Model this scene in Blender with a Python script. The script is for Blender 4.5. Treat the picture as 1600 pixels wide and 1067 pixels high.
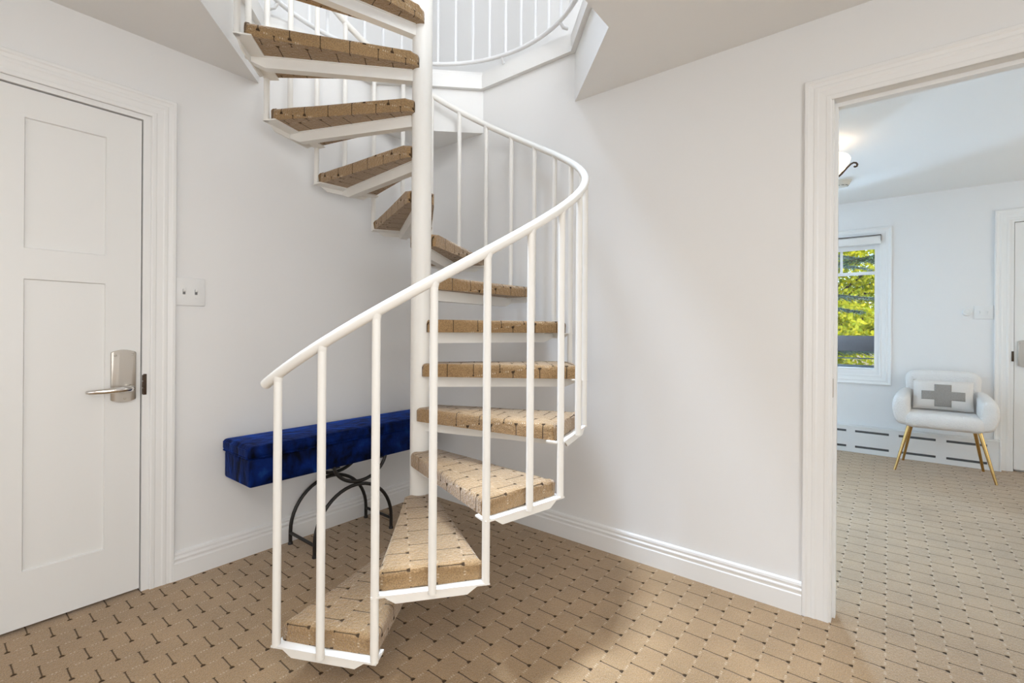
import bpy, bmesh, math, random
from math import sin, cos, pi, radians as R
from mathutils import Vector, Matrix

for o in list(bpy.data.objects):
    bpy.data.objects.remove(o)
S = bpy.context.scene
COL = S.collection

# ------------------------------------------------------------------ camera
CAMX, CAMY, CAMZ = 2.577, -2.285, 1.16
cam_d = bpy.data.cameras.new('camera')
cam_d.sensor_width = 36.0
cam_d.lens = 741.2 / 1600 * 36
cam_d.shift_y = -16.6 / 1600
cam_d.clip_start = 0.02
cam = bpy.data.objects.new('camera', cam_d)
COL.objects.link(cam)
cam.matrix_world = (Matrix.Translation((CAMX, CAMY, CAMZ)) @ Matrix.Rotation(R(38.54), 4, 'Z')
                    @ Matrix.Rotation(R(90), 4, 'X') @ Matrix.Rotation(0.0065, 4, 'Z'))
S.camera = cam

# ------------------------------------------------------------------ world, exposure
S.view_settings.view_transform = 'Standard'
S.view_settings.look = 'None'
S.view_settings.gamma = 1.0
S.view_settings.use_curve_mapping = False
S.view_settings.exposure = -0.27
W = bpy.data.worlds.new('world')
S.world = W
W.use_nodes = True
wn = W.node_tree.nodes
sky = wn.new('ShaderNodeTexSky')
sky.sky_type = 'NISHITA'
sky.sun_disc = False
sky.sun_elevation = R(48)
sky.sun_rotation = R(60)
W.node_tree.links.new(sky.outputs[0], wn['Background'].inputs[0])
wn['Background'].inputs[1].default_value = 0.35

def light(name, kind, loc, power, color=(1, 1, 1), rot=(0, 0, 0), size=1.0, size_y=None, spread=None):
    d = bpy.data.lights.new(name, kind)
    d.energy = power
    d.color = color
    if kind == 'AREA':
        d.size = size
        if size_y:
            d.shape = 'RECTANGLE'; d.size_y = size_y
        if spread: d.spread = spread
    elif kind == 'POINT':
        d.shadow_soft_size = size
    o = bpy.data.objects.new(name, d)
    COL.objects.link(o)
    o.location = loc
    o.rotation_euler = rot
    return o

sun = light('sun', 'SUN', (6, -3, 12), 9.0, (1.0, 0.94, 0.82))
sun.rotation_euler = Vector((-0.45, 0.72, -0.62)).to_track_quat('-Z', 'Y').to_euler()
sun.data.angle = R(1.0)
# unseen overhead area light added behind the camera to fill the room, warm white
light('main_overhead_fill', 'AREA', (2.9, -3.0, 2.42), 34, (1.0, 0.965, 0.92), (0, 0, 0), 1.3)
# unseen daylight fill lights added at the blank side and back walls
light('main_side_fill', 'AREA', (4.5, -2.6, 1.40), 50, (0.93, 0.965, 1.0), (0, R(90), 0), 1.6, 1.5)
light('main_back_fill', 'AREA', (1.9, -4.6, 1.35), 17, (0.94, 0.97, 1.0), (R(90), 0, 0), 1.8, 1.4)
# skylight over the stair well, cool
sk = light('skylight', 'AREA', (0.62, -1.30, 5.05), 46, (0.66, 0.80, 1.0), (0, 0, 0), 0.9, None, R(38))
sk.rotation_euler = Vector((1.0, 0.22, -5.05)).to_track_quat('-Z', 'Y').to_euler()
light('upper_wall_fill', 'AREA', (3.6, -2.6, 4.0), 120, (0.93, 0.96, 1.0), (R(90), 0, R(60)), 1.6)  # unseen area light added to brighten the upstairs walls
# daylight of the next room: window in its far wall (left of the visible one)
light('far_window_light', 'AREA', (1.07, 3.95, 1.95), 850, (0.49, 0.715, 1.0), (R(-68), 0, 0), 0.8, 1.5)
light('far_side_fill', 'AREA', (5.4, 1.9, 1.45), 32, (1.0, 0.94, 0.82), (0, R(90), 0), 1.7, 2.2)  # unseen warm fill light added at the blank right wall

# ------------------------------------------------------------------ helpers
def setp(o, label=None, cat=None, group=None, kind=None):
    if label: o['label'] = label
    if cat: o['category'] = cat
    if group: o['group'] = group
    if kind: o['kind'] = kind
    return o

def empty(name, loc, label, cat, rz=0, group=None, kind=None):
    o = bpy.data.objects.new(name, None)
    o.empty_display_size = 0.1
    COL.objects.link(o)
    o.location = loc
    o.rotation_euler = (0, 0, rz)
    return setp(o, label, cat, group, kind)

class MB:
    def __init__(self):
        self.bm = bmesh.new()
    def box(self, x0, x1, y0, y1, z0, z1, bev=0, seg=2):
        bm = self.bm
        v = [bm.verts.new(p) for p in ((x0,y0,z0),(x1,y0,z0),(x1,y1,z0),(x0,y1,z0),(x0,y0,z1),(x1,y0,z1),(x1,y1,z1),(x0,y1,z1))]
        fs = [bm.faces.new([v[i] for i in f]) for f in ((3,2,1,0),(4,5,6,7),(0,1,5,4),(1,2,6,5),(2,3,7,6),(3,0,4,7))]
        if bev:
            es = list({e for f in fs for e in f.edges})
            bmesh.ops.bevel(bm, geom=es, offset=bev, segments=seg, profile=0.5, affect='EDGES')
        return self
    def prism(self, poly, z0, z1, bev=0, seg=2, only_top=False, tf=None):
        bm = self.bm
        b = [bm.verts.new((p[0], p[1], z0)) for p in poly]
        t = [bm.verts.new((p[0], p[1], z1)) for p in poly]
        n = len(poly)
        fs = [bm.faces.new(list(reversed(b))), bm.faces.new(t)]
        sides = []
        for i in range(n):
            f = bm.faces.new((b[i], b[(i+1) % n], t[(i+1) % n], t[i])); fs.append(f); sides.append(f)
        if bev:
            es = {e for f in fs for e in f.edges}
            if only_top:
                bot = set(fs[0].edges)
                es = {e for e in es if e not in bot}
            bmesh.ops.bevel(bm, geom=list(es), offset=bev, segments=seg, profile=0.5, affect='EDGES')
        if tf is not None:
            for v in bm.verts: v.co = tf(v.co)
        return self
    def tube(self, path, r, seg=12, closed=False, caps=True, up=None):
        bm = self.bm
        pts = [Vector(p) for p in path]
        n = len(pts)
        rr = r if isinstance(r, (list, tuple)) else [r] * n
        rings = []
        prev = None
        for i, p in enumerate(pts):
            if closed:
                t = pts[(i+1) % n] - pts[i-1]
            else:
                t = pts[min(i+1, n-1)] - pts[max(i-1, 0)]
            t.normalize()
            if prev is None:
                a = Vector((0, 0, 1)) if abs(t.z) < 0.9 else Vector((1, 0, 0))
                u = t.cross(a).normalized()
            else:
                u = (prev - t * prev.dot(t)).normalized()
            prev = u
            w = t.cross(u)
            rings.append([bm.verts.new(p + (u * cos(2*pi*k/seg) + w * sin(2*pi*k/seg)) * rr[i]) for k in range(seg)])
        m = n if closed else n - 1
        for i in range(m):
            a, b = rings[i], rings[(i+1) % n]
            for k in range(seg):
                bm.faces.new((a[k], a[(k+1) % seg], b[(k+1) % seg], b[k]))
        if caps and not closed:
            bm.faces.new(list(reversed(rings[0]))); bm.faces.new(rings[-1])
        return self
    def bar(self, path, w, h, up=(0, 0, 1)):
        """flat rectangular bar along a path, w across, h along up"""
        bm = self.bm; up = Vector(up)
        pts = [Vector(p) for p in path]; n = len(pts); rings = []
        for i, p in enumerate(pts):
            t = (pts[min(i+1, n-1)] - pts[max(i-1, 0)]).normalized()
            s = t.cross(up).normalized(); u2 = s.cross(t)
            rings.append([bm.verts.new(p + s*a*w/2 + u2*b*h/2) for a, b in ((-1,-1),(1,-1),(1,1),(-1,1))])
        for i in range(n-1):
            for k in range(4):
                bm.faces.new((rings[i][k], rings[i][(k+1) % 4], rings[i+1][(k+1) % 4], rings[i+1][k]))
        bm.faces.new(list(reversed(rings[0]))); bm.faces.new(rings[-1])
        return self
    def lathe(self, prof, c=(0, 0, 0), seg=32):
        bm = self.bm; rings = []
        for r, z in prof:
            if r < 1e-5:
                rings.append([bm.verts.new((c[0], c[1], c[2]+z))])
            else:
                rings.append([bm.verts.new((c[0]+r*cos(2*pi*k/seg), c[1]+r*sin(2*pi*k/seg), c[2]+z)) for k in range(seg)])
        for i in range(len(rings)-1):
            a, b = rings[i], rings[i+1]
            for k in range(seg):
                k2 = (k+1) % seg
                if len(a) == 1 and len(b) == 1: continue
                if len(a) == 1: bm.faces.new((a[0], b[k2], b[k]))
                elif len(b) == 1: bm.faces.new((a[k], a[k2], b[0]))
                else: bm.faces.new((a[k], a[k2], b[k2], b[k]))
        return self
    def loft(self, sections, closed_profile=True, caps=True):
        bm = self.bm
        rings = [[bm.verts.new(p) for p in s] for s in sections]
        n = len(rings[0])
        for a, b in zip(rings[:-1], rings[1:]):
            for k in range(n if closed_profile else n-1):
                bm.faces.new((a[k], a[(k+1) % n], b[(k+1) % n], b[k]))
        if caps:
            bm.faces.new(list(reversed(rings[0]))); bm.faces.new(rings[-1])
        return self
    def xf(self, fn):
        for v in self.bm.verts: v.co = fn(v.co.copy())
        return self
    def build(self, name, mat, parent=None, smooth=True, angle=38, subsurf=0):
        bm = self.bm
        bmesh.ops.recalc_face_normals(bm, faces=bm.faces)
        if smooth:
            for f in bm.faces: f.smooth = True
            if not subsurf:
                for e in bm.edges:
                    if len(e.link_faces) == 2 and e.calc_face_angle(0) > R(angle): e.smooth = False
        me = bpy.data.meshes.new(name)
        bm.to_mesh(me); bm.free()
        me.materials.append(mat)
        o = bpy.data.objects.new(name, me)
        COL.objects.link(o)
        if parent: o.parent = parent
        if subsurf:
            m = o.modifiers.new('subdivision', 'SUBSURF'); m.levels = subsurf; m.render_levels = subsurf
        return o

def struct(o, label, cat):
    return setp(o, label, cat, None, 'structure')

# ------------------------------------------------------------------ materials
def new_mat(name):
    m = bpy.data.materials.new(name); m.use_nodes = True
    nt = m.node_tree
    return m, nt, nt.nodes['Principled BSDF']

def paint(name, col, rough=0.5, bump=0.02, scale=180, spec=0.3, metallic=0.0, var=0.0):
    m, nt, b = new_mat(name)
    b.inputs['Base Color'].default_value = (*col, 1)
    b.inputs['Roughness'].default_value = rough
    b.inputs['Metallic'].default_value = metallic
    b.inputs['Specular IOR Level'].default_value = spec
    tc = nt.nodes.new('ShaderNodeTexCoord')
    n = nt.nodes.new('ShaderNodeTexNoise'); n.inputs['Scale'].default_value = scale; n.inputs['Detail'].default_value = 3
    nt.links.new(tc.outputs['Object'], n.inputs['Vector'])
    if bump:
        bp = nt.nodes.new('ShaderNodeBump'); bp.inputs['Strength'].default_value = bump; bp.inputs['Distance'].default_value = 0.01
        nt.links.new(n.outputs['Fac'], bp.inputs['Height']); nt.links.new(bp.outputs['Normal'], b.inputs['Normal'])
    if var:
        mx = nt.nodes.new('ShaderNodeMix'); mx.data_type = 'RGBA'
        mx.inputs['A'].default_value = (*[c*(1-var) for c in col], 1); mx.inputs['B'].default_value = (*[min(1, c*(1+var)) for c in col], 1)
        nt.links.new(n.outputs['Fac'], mx.inputs['Factor']); nt.links.new(mx.outputs['Result'], b.inputs['Base Color'])
    return m

class NG:
    """small math node builder"""
    def __init__(self, nt): self.nt = nt
    def m(self, op, a, b=None, c=None, clamp=False):
        n = self.nt.nodes.new('ShaderNodeMath'); n.operation = op; n.use_clamp = clamp
        for i, v in enumerate((a, b, c)):
            if v is None: continue
            if isinstance(v, (int, float)): n.inputs[i].default_value = v
            else: self.nt.links.new(v, n.inputs[i])
        return n.outputs[0]
    def below(self, v, edge, soft):
        """1 where v < edge, fading to 0 over soft"""
        return self.m('SUBTRACT', 1.0, self.m('DIVIDE', self.m('SUBTRACT', v, edge), soft, clamp=True), clamp=True)

def carpet(name, tread=False, base=(0.368, 0.236, 0.117)):
    m, nt, b = new_mat(name)
    g = NG(nt); L = nt.links
    tc = nt.nodes.new('ShaderNodeTexCoord')
    sp = nt.nodes.new('ShaderNodeSeparateXYZ'); L.new(tc.outputs['Object'], sp.inputs[0])
    x, y, z = sp.outputs
    # slight wobble of the woven lines
    wob = nt.nodes.new('ShaderNodeTexNoise'); wob.inputs['Scale'].default_value = 18; wob.inputs['Detail'].default_value = 1
    L.new(tc.outputs['Object'], wob.inputs['Vector'])
    wv = g.m('MULTIPLY', g.m('SUBTRACT', wob.outputs['Fac'], 0.5), 0.004)
    if tread:
        drop = g.m('MAXIMUM', g.m('MULTIPLY', z, -1.0), 0.0)
        hwl = g.m('ADD', 0.068, g.m('MULTIPLY', g.m('SUBTRACT', x, 0.05), 0.152))
        near = g.m('DIVIDE', g.m('SUBTRACT', g.m('ABSOLUTE', y), g.m('SUBTRACT', hwl, 0.028)), 0.015, clamp=True)
        end = g.m('DIVIDE', g.m('SUBTRACT', x, 0.695), 0.012, clamp=True)
        u = g.m('ADD', y, g.m('MULTIPLY', g.m('MULTIPLY', g.m('SIGN', y), drop), g.m('MULTIPLY', near, g.m('SUBTRACT', 1.0, end))))
        v = g.m('ADD', x, g.m('MULTIPLY', end, drop))
        u0, v0 = 0.021, 0.013
    else:
        u, v, u0, v0 = x, y, 1.435, -0.78
    CW, PH = 0.0873, 0.118
    a = g.m('DIVIDE', g.m('SUBTRACT', u, u0), CW)
    col = g.m('FLOOR', a)
    fa = g.m('SUBTRACT', a, col)
    par = g.m('MULTIPLY', g.m('SUBTRACT', g.m('MULTIPLY', col, 0.5), g.m('FLOOR', g.m('MULTIPLY', col, 0.5))), 1.0)  # 0 or .5
    bb = g.m('ADD', g.m('DIVIDE', g.m('SUBTRACT', g.m('ADD', v, wv), v0), PH), par)
    fb = g.m('SUBTRACT', bb, g.m('FLOOR', g.m('ADD', bb, 0.5)))           # -.5 .. .5, 0 on the dash
    dv = g.m('MULTIPLY', g.m('ABSOLUTE', fb), PH)
    dash = g.m('MULTIPLY', g.below(dv, 0.0013, 0.0016), 0.85)
    # knot at the dash end
    du = g.m('MULTIPLY', g.m('SUBTRACT', 1.0, fa), CW)
    knot = g.below(g.m('SQRT', g.m('ADD', g.m('POWER', g.m('MULTIPLY', du, 0.6), 2.0), g.m('POWER', dv, 2.0))), 0.0064, 0.003)
    knot2 = g.below(g.m('SQRT', g.m('ADD', g.m('POWER', g.m('MULTIPLY', fa, CW*0.7), 2.0), g.m('POWER', dv, 2.0))), 0.0034, 0.0025)
    dark = g.m('MAXIMUM', g.m('MAXIMUM', dash, knot), knot2, clamp=True)
    # light flecks along the seams between the rows, midway between the knots
    seam = g.m('MULTIPLY', g.m('MINIMUM', fa, g.m('SUBTRACT', 1.0, fa)), CW)
    mid = g.m('MULTIPLY', g.m('ABSOLUTE', g.m('SUBTRACT', g.m('ABSOLUTE', fb), 0.25)), PH)
    fl = g.m('MULTIPLY', g.below(seam, 0.0024, 0.002), g.below(mid, 0.010, 0.003))
    fl = g.m('MULTIPLY', fl, g.m('GREATER_THAN', g.m('SINE', g.m('MULTIPLY', v, 2*pi/0.0098)), 0.0))
    # pile
    n1 = nt.nodes.new('ShaderNodeTexNoise'); n1.inputs['Scale'].default_value = 260; n1.inputs['Detail'].default_value = 3
    n2 = nt.nodes.new('ShaderNodeTexNoise'); n2.inputs['Scale'].default_value = 5; n2.inputs['Detail'].default_value = 4
    L.new(tc.outputs['Object'], n1.inputs['Vector']); L.new(tc.outputs['Object'], n2.inputs['Vector'])
    f = g.m('ADD', g.m('MULTIPLY', g.m('SUBTRACT', n1.outputs['Fac'], 0.5), 1.6), g.m('MULTIPLY', g.m('SUBTRACT', n2.outputs['Fac'], 0.5), 0.5))
    f = g.m('ADD', 1.0, f)
    def mixc(fac, c1, c2):
        mx = nt.nodes.new('ShaderNodeMix'); mx.data_type = 'RGBA'
        L.new(fac, mx.inputs['Factor'])
        for s, c in (('A', c1), ('B', c2)):
            if isinstance(c, tuple): mx.inputs[s].default_value = (*c, 1)
            else: L.new(c, mx.inputs[s])
        return mx.outputs['Result']
    vm = nt.nodes.new('ShaderNodeVectorMath'); vm.operation = 'SCALE'
    vm.inputs[0].default_value = base
    L.new(f, vm.inputs['Scale'])
    c = mixc(g.m('MULTIPLY', fl, 0.7), vm.outputs[0], (0.62, 0.5, 0.36))
    c = mixc(g.m('MULTIPLY', dark, 0.88), c, (0.028, 0.018, 0.013))
    L.new(c, b.inputs['Base Color'])
    b.inputs['Roughness'].default_value = 0.95
    b.inputs['Specular IOR Level'].default_value = 0.1
    L.new(g.m('MULTIPLY', g.m('SUBTRACT', 1.0, dark), 0.55), b.inputs['Sheen Weight'])
    b.inputs['Sheen Roughness'].default_value = 0.45
    b.inputs['Sheen Tint'].default_value = (1, 0.95, 0.9, 1)
    bp = nt.nodes.new('ShaderNodeBump'); bp.inputs['Strength'].default_value = 0.75; bp.inputs['Distance'].default_value = 0.005
    n3 = nt.nodes.new('ShaderNodeTexNoise'); n3.inputs['Scale'].default_value = 85; n3.inputs['Detail'].default_value = 2
    L.new(tc.outputs['Object'], n3.inputs['Vector'])
    h = g.m('ADD', g.m('SUBTRACT', n1.outputs['Fac'], g.m('MULTIPLY', dark, 0.6)), g.m('MULTIPLY', n3.outputs['Fac'], 1.6 if tread else 0.7))
    L.new(h, bp.inputs['Height']); L.new(bp.outputs['Normal'], b.inputs['Normal'])
    return m

def velvet(name):
    m, nt, b = new_mat(name)
    L = nt.links
    tc = nt.nodes.new('ShaderNodeTexCoord')
    mp = nt.nodes.new('ShaderNodeMapping'); mp.inputs['Scale'].default_value = (2.2, 1.5, 1.1)
    L.new(tc.outputs['Object'], mp.inputs[0])
    n = nt.nodes.new('ShaderNodeTexNoise'); n.inputs['Scale'].default_value = 9; n.inputs['Detail'].default_value = 6; n.inputs['Roughness'].default_value = 0.55; n.inputs['Distortion'].default_value = 0.3
    L.new(mp.outputs[0], n.inputs['Vector'])
    cr = nt.nodes.new('ShaderNodeValToRGB')
    cr.color_ramp.elements[0].position = 0.34; cr.color_ramp.elements[0].color = (0.0004, 0.0012, 0.007, 1)
    cr.color_ramp.elements[1].position = 0.60; cr.color_ramp.elements[1].color = (0.002, 0.016, 0.12, 1)
    e3 = cr.color_ramp.elements.new(0.80); e3.color = (0.012, 0.06, 0.22, 1)  # paler blue peaks paint mottled highlights into the base colour
    L.new(n.outputs['Fac'], cr.inputs[0]); L.new(cr.outputs[0], b.inputs['Base Color'])
    b.inputs['Roughness'].default_value = 0.6
    b.inputs['Specular IOR Level'].default_value = 0.08
    nap = nt.nodes.new('ShaderNodeMapRange'); nap.inputs[1].default_value = 0.35; nap.inputs[2].default_value = 0.7; nap.inputs[3].default_value = 0.3; nap.inputs[4].default_value = 1.0
    L.new(n.outputs['Fac'], nap.inputs[0]); L.new(nap.outputs[0], b.inputs['Sheen Weight'])
    b.inputs['Sheen Roughness'].default_value = 0.25
    b.inputs['Sheen Tint'].default_value = (0.02, 0.16, 1.0, 1)
    bp = nt.nodes.new('ShaderNodeBump'); bp.inputs['Strength'].default_value = 0.5; bp.inputs['Distance'].default_value = 0.02
    L.new(n.outputs['Fac'], bp.inputs['Height']); L.new(bp.outputs['Normal'], b.inputs['Normal'])
    return m

def leaf_mat(name, c1, c2, trans=0.5):
    m, nt, b = new_mat(name)
    L = nt.links
    g = nt.nodes.new('ShaderNodeNewGeometry')
    mx = nt.nodes.new('ShaderNodeMix'); mx.data_type = 'RGBA'
    mx.inputs['A'].default_value = (*c1, 1); mx.inputs['B'].default_value = (*c2, 1)
    L.new(g.outputs['Random Per Island'], mx.inputs['Factor'])
    L.new(mx.outputs['Result'], b.inputs['Base Color'])
    b.inputs['Roughness'].default_value = 0.6
    tr = nt.nodes.new('ShaderNodeBsdfTranslucent'); L.new(mx.outputs['Result'], tr.inputs[0])
    ms = nt.nodes.new('ShaderNodeMixShader'); ms.inputs[0].default_value = trans
    L.new(b.outputs[0], ms.inputs[1]); L.new(tr.outputs[0], ms.inputs[2])
    L.new(ms.outputs[0], nt.nodes['Material Output'].inputs[0])
    return m

def glass_mat(name):
    m, nt, b = new_mat(name)
    L = nt.links
    t = nt.nodes.new('ShaderNodeBsdfTransparent'); gl = nt.nodes.new('ShaderNodeBsdfGlossy'); gl.inputs['Roughness'].default_value = 0.02
    t.inputs[0].default_value = (0.97, 0.98, 0.97, 1)
    fr = nt.nodes.new('ShaderNodeFresnel'); fr.inputs[0].default_value = 1.3
    ms = nt.nodes.new('ShaderNodeMixShader')
    L.new(fr.outputs[0], ms.inputs[0]); L.new(t.outputs[0], ms.inputs[1]); L.new(gl.outputs[0], ms.inputs[2])
    L.new(ms.outputs[0], nt.nodes['Material Output'].inputs[0])
    return m

M_WALL = paint('wall_paint', (0.83, 0.825, 0.815), 0.6, 0.03, 220, 0.25)
M_CEIL = paint('ceiling_paint', (0.86, 0.855, 0.84), 0.8, 0.03, 160, 0.15)
M_TRIM = paint('trim_paint', (0.85, 0.845, 0.83), 0.35, 0.01, 90, 0.4)
M_DOOR = paint('door_paint', (0.83, 0.825, 0.805), 0.38, 0.012, 70, 0.4)
M_STAIR = paint('cream_metal_paint', (0.86, 0.84, 0.795), 0.38, 0.03, 60, 0.4)
M_GUARD = paint('white_metal_paint', (0.86, 0.87, 0.88), 0.4, 0.02, 60, 0.4)
M_PLASTIC = paint('white_plastic', (0.82, 0.82, 0.81), 0.3, 0.0, 50, 0.5)
M_FLOOR = carpet('woven_carpet')
M_TREAD = carpet('tread_carpet_weave', True, (0.33, 0.208, 0.10))
M_VELVET = velvet('blue_velvet')
M_IRON = paint('black_iron', (0.016, 0.014, 0.013), 0.38, 0.08, 120, 0.5)
M_NICKEL = paint('brushed_nickel', (0.50, 0.46, 0.41), 0.36, 0.06, 300, 0.5, 1.0)
M_CHROME = paint('polished_nickel', (0.72, 0.70, 0.67), 0.2, 0.0, 50, 0.5, 1.0)
M_BRONZE = paint('dark_bronze', (0.07, 0.045, 0.03), 0.4, 0.05, 200, 0.5, 0.6)
M_BOUCLE = paint('boucle_fabric', (0.90, 0.87, 0.84), 0.95, 0.9, 160, 0.1)
M_PILLOW = paint('cream_wool', (0.80, 0.75, 0.70), 0.95, 0.6, 260, 0.1)
M_PATCH = paint('grey_felt', (0.33, 0.30, 0.27), 0.95, 0.5, 240, 0.1, 0, 0.35)
M_GOLD = paint('brass', (0.62, 0.42, 0.17), 0.25, 0.02, 40, 0.5, 1.0)
M_HEAT = paint('heater_enamel', (0.82, 0.82, 0.81), 0.4, 0.0, 50, 0.4)
M_FIN = paint('grey_metal_fins', (0.20, 0.20, 0.20), 0.5, 0.0, 50, 0.4, 0.3)
M_SHADE = paint('shade_fabric', (0.84, 0.83, 0.81), 0.8, 0.1, 300, 0.1)
M_DARK = paint('dark_plastic', (0.03, 0.03, 0.03), 0.5, 0.0)
M_BROWN = paint('brown_stained_board', (0.026, 0.018, 0.016), 0.6, 0.15, 40, 0.3, 0, 0.2)
M_BARK = paint('bark', (0.07, 0.05, 0.035), 0.9, 0.8, 30, 0.1, 0, 0.3)
M_LEAF = leaf_mat('yellow_green_leaves', (0.72, 0.66, 0.02), (0.36, 0.46, 0.02), 0.5)
M_NEEDLE = leaf_mat('blue_green_needles', (0.10, 0.19, 0.16), (0.22, 0.34, 0.31), 0.2)
M_NEEDLE2 = leaf_mat('dark_green_needles', (0.035, 0.075, 0.02), (0.10, 0.16, 0.04), 0.2)
M_GRASS = paint('grass', (0.06, 0.10, 0.03), 0.9, 0.8, 20, 0.1, 0, 0.4)
M_GLASS = glass_mat('window_glass')

def lamp_glass():
    m, nt, b = new_mat('alabaster_glass')
    b.inputs['Base Color'].default_value = (0.85, 0.72, 0.58, 1)
    b.inputs['Roughness'].default_value = 0.4
    b.inputs['Emission Color'].default_value = (1.0, 0.86, 0.70, 1)
    b.inputs['Emission Strength'].default_value = 1.3
    return m
M_LAMP = lamp_glass()

# ------------------------------------------------------------------ the setting
ZC = 2.44                     # ceiling height
ZU = 2.83                     # upper floor level
XE, YE = 4.6, -4.7            # far ends of the main room (behind the camera)
YF = 3.484                    # far wall of the next room
OCT = [(0.506, 0.0), (1.195, 0.0), (1.645, -0.476), (1.66, -1.15), (1.17, -1.65), (0.5, -1.63), (0.0, -1.18), (0.0, -0.50)]

o = MB().box(-0.2, 5.6, YE - 0.12, YF + 0.1, -0.1, 0.0).build('floor', M_FLOOR)
struct(o, 'tan patterned carpet floor with dark woven dashes, running through both rooms', 'floor')

o = MB().prism([OCT[1], (XE, 0), (XE, YE), (0, YE), OCT[6], OCT[5], OCT[4], OCT[3], OCT[2]], ZC, 2.715)
o.prism([OCT[0], OCT[7], (0, 0)], ZC, 2.715)
o = o.build('ceiling', M_CEIL, smooth=False)
struct(o, 'white ceiling with an eight-sided opening around the spiral stairs', 'ceiling')

o = MB().box(-0.12, 2.395, 0, 0.12, 0, 2.82).box(3.33, 5.62, 0, 0.12, 0, 2.82).box(2.395, 3.33, 0, 0.12, 2.10, 2.82).build('wall_right', M_WALL, smooth=False)
struct(o, 'white wall right of the stairs with the doorway to the next room', 'wall')
o = MB().box(-0.12, 0, YE, -2.54, 0, 2.82).box(-0.12, 0, -1.640, 0.0, 0, 2.82).box(-0.12, 0, -2.54, -1.640, 2.105, 2.82).build('wall_left', M_WALL, smooth=False)
struct(o, 'white wall behind the blue bench and the panelled door', 'wall')
o = MB().box(-0.12, XE + 0.12, YE - 0.12, YE, 0, ZU).build('wall_back', M_WALL, smooth=False)
struct(o, 'white wall behind the viewer', 'wall')
o = MB().box(XE, XE + 0.12, YE, 0, 0, ZU).build('wall_side', M_WALL, smooth=False)
struct(o, 'white side wall out of view behind the viewer', 'wall')

# next room
wx0, wx1, wz0, wz1 = 1.62, 2.475, 0.79, 2.06
o = (MB().box(0.6, 0.80, YF, YF + 0.14, 0, 2.7).box(0.80, 1.34, YF, YF + 0.14, 0, wz0).box(0.80, 1.34, YF, YF + 0.14, wz1, 2.7).box(1.34, wx0, YF, YF + 0.14, 0, 2.7).box(wx1, 3.385, YF, YF + 0.14, 0, 2.7).box(wx0, wx1, YF, YF + 0.14, 0, wz0).box(wx0, wx1, YF, YF + 0.14, wz1, 2.7)
     .box(3.385, 4.30, YF, YF + 0.14, 2.118, 2.7).box(4.30, 5.62, YF, YF + 0.14, 0, 2.7)).build('wall_far', M_WALL, smooth=False)
struct(o, 'white far wall of the next room with window, armchair and door', 'wall')
o = MB().box(0.6, 0.72, 0.12, YF, 0, 2.7).build('wall_far_left', M_WALL, smooth=False)
struct(o, 'white left wall of the next room', 'wall')
o = MB().box(5.5, 5.62, 0.12, YF, 0, 2.7).build('wall_far_right', M_WALL, smooth=False)
struct(o, 'white right wall of the next room', 'wall')
o = MB().box(0.72, 5.5, 0.12, YF, ZC + 0.01, 2.7).build('ceiling_far', M_CEIL, smooth=False)
struct(o, 'white ceiling of the next room', 'ceiling')

# upper storey around the stair well
def inset(poly, d):
    cx = sum(p[0] for p in poly)/len(poly); cy = sum(p[1] for p in poly)/len(poly)
    out = []
    for x, y in poly:
        r = math.hypot(x-cx, y-cy); s = (r - d/cos(pi/8))/r
        out.append((cx+(x-cx)*s, cy+(y-cy)*s))
    return out
OI = inset(OCT, 0.028); OO = inset(OCT, -0.03)
tr = MB(); bm = tr.bm
lev = []
for poly, z in ((OI, 2.715), (OI, 2.80), (inset(OCT, 0.018), 2.806), (inset(OCT, 0.018), 2.825), (OO, 2.825), (OO, 2.716)):
    lev.append([bm.verts.new((x, y, z)) for x, y in poly])
for i in range(6):
    a, b = lev[i], lev[(i+1) % 6]
    for k in range(8):
        bm.faces.new((a[k], a[(k+1) % 8], b[(k+1) % 8], b[k]))
o = tr.build('trim_1', M_TRIM, smooth=False)
struct(o, 'white eight-sided fascia board around the stair opening at the upper floor', 'trim')
UX0, UY1, UZ = -0.45, 0.38, 5.1
def upper_floor():
    outer = [(UX0, UY1), (XE, UY1), (XE, YE), (UX0, YE)]
    m = MB(); bm = m.bm
    # ring between the outer rectangle and the octagon, made of four quads-with-hole fans
    z0, z1 = 2.716, 2.822
    hole = inset(OCT, -0.032)
    # rectangle split along a vertical line through the octagon vertices 4/5 and 0/1
    hv = hole
    left = [(hv[0][0], UY1), (UX0, UY1), (UX0, YE), (hv[5][0], YE), hv[5], hv[6], hv[7], hv[0]]
    right = [(hv[0][0], UY1), hv[0], hv[1], hv[2], hv[3], hv[4], hv[5], (hv[5][0], YE), (XE, YE), (XE, UY1)]
    m.prism(left, z0, z1); m.prism(right, z0, z1)
    return m
o = upper_floor().build('upper_floor', M_WALL, smooth=False)
struct(o, 'floor of the upper storey around the stair opening', 'floor')
o = MB().box(UX0 - 0.1, XE, UY1, UY1 + 0.1, 2.823, UZ).build('wall_upper_right', M_WALL, smooth=False)
struct(o, 'bright white upstairs wall behind the guard railing', 'wall')
o = MB().box(UX0 - 0.1, UX0, YE, UY1, 2.823, UZ).build('wall_upper_left', M_WALL, smooth=False)
struct(o, 'bright white upstairs wall on the left of the stair opening', 'wall')
o = MB().box(UX0, XE, YE - 0.1, YE, 2.831, UZ).build('wall_upper_back', M_WALL, smooth=False)
struct(o, 'white upstairs wall on the viewer\'s side', 'wall')
o = MB().box(XE, XE + 0.1, YE, UY1, 2.831, UZ).build('wall_upper_side', M_WALL, smooth=False)
struct(o, 'white upstairs side wall', 'wall')
o = MB().box(UX0 - 0.1, XE + 0.1, YE - 0.1, UY1 + 0.1, UZ, UZ + 0.1).build('ceiling_upper', M_CEIL, smooth=False)
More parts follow.
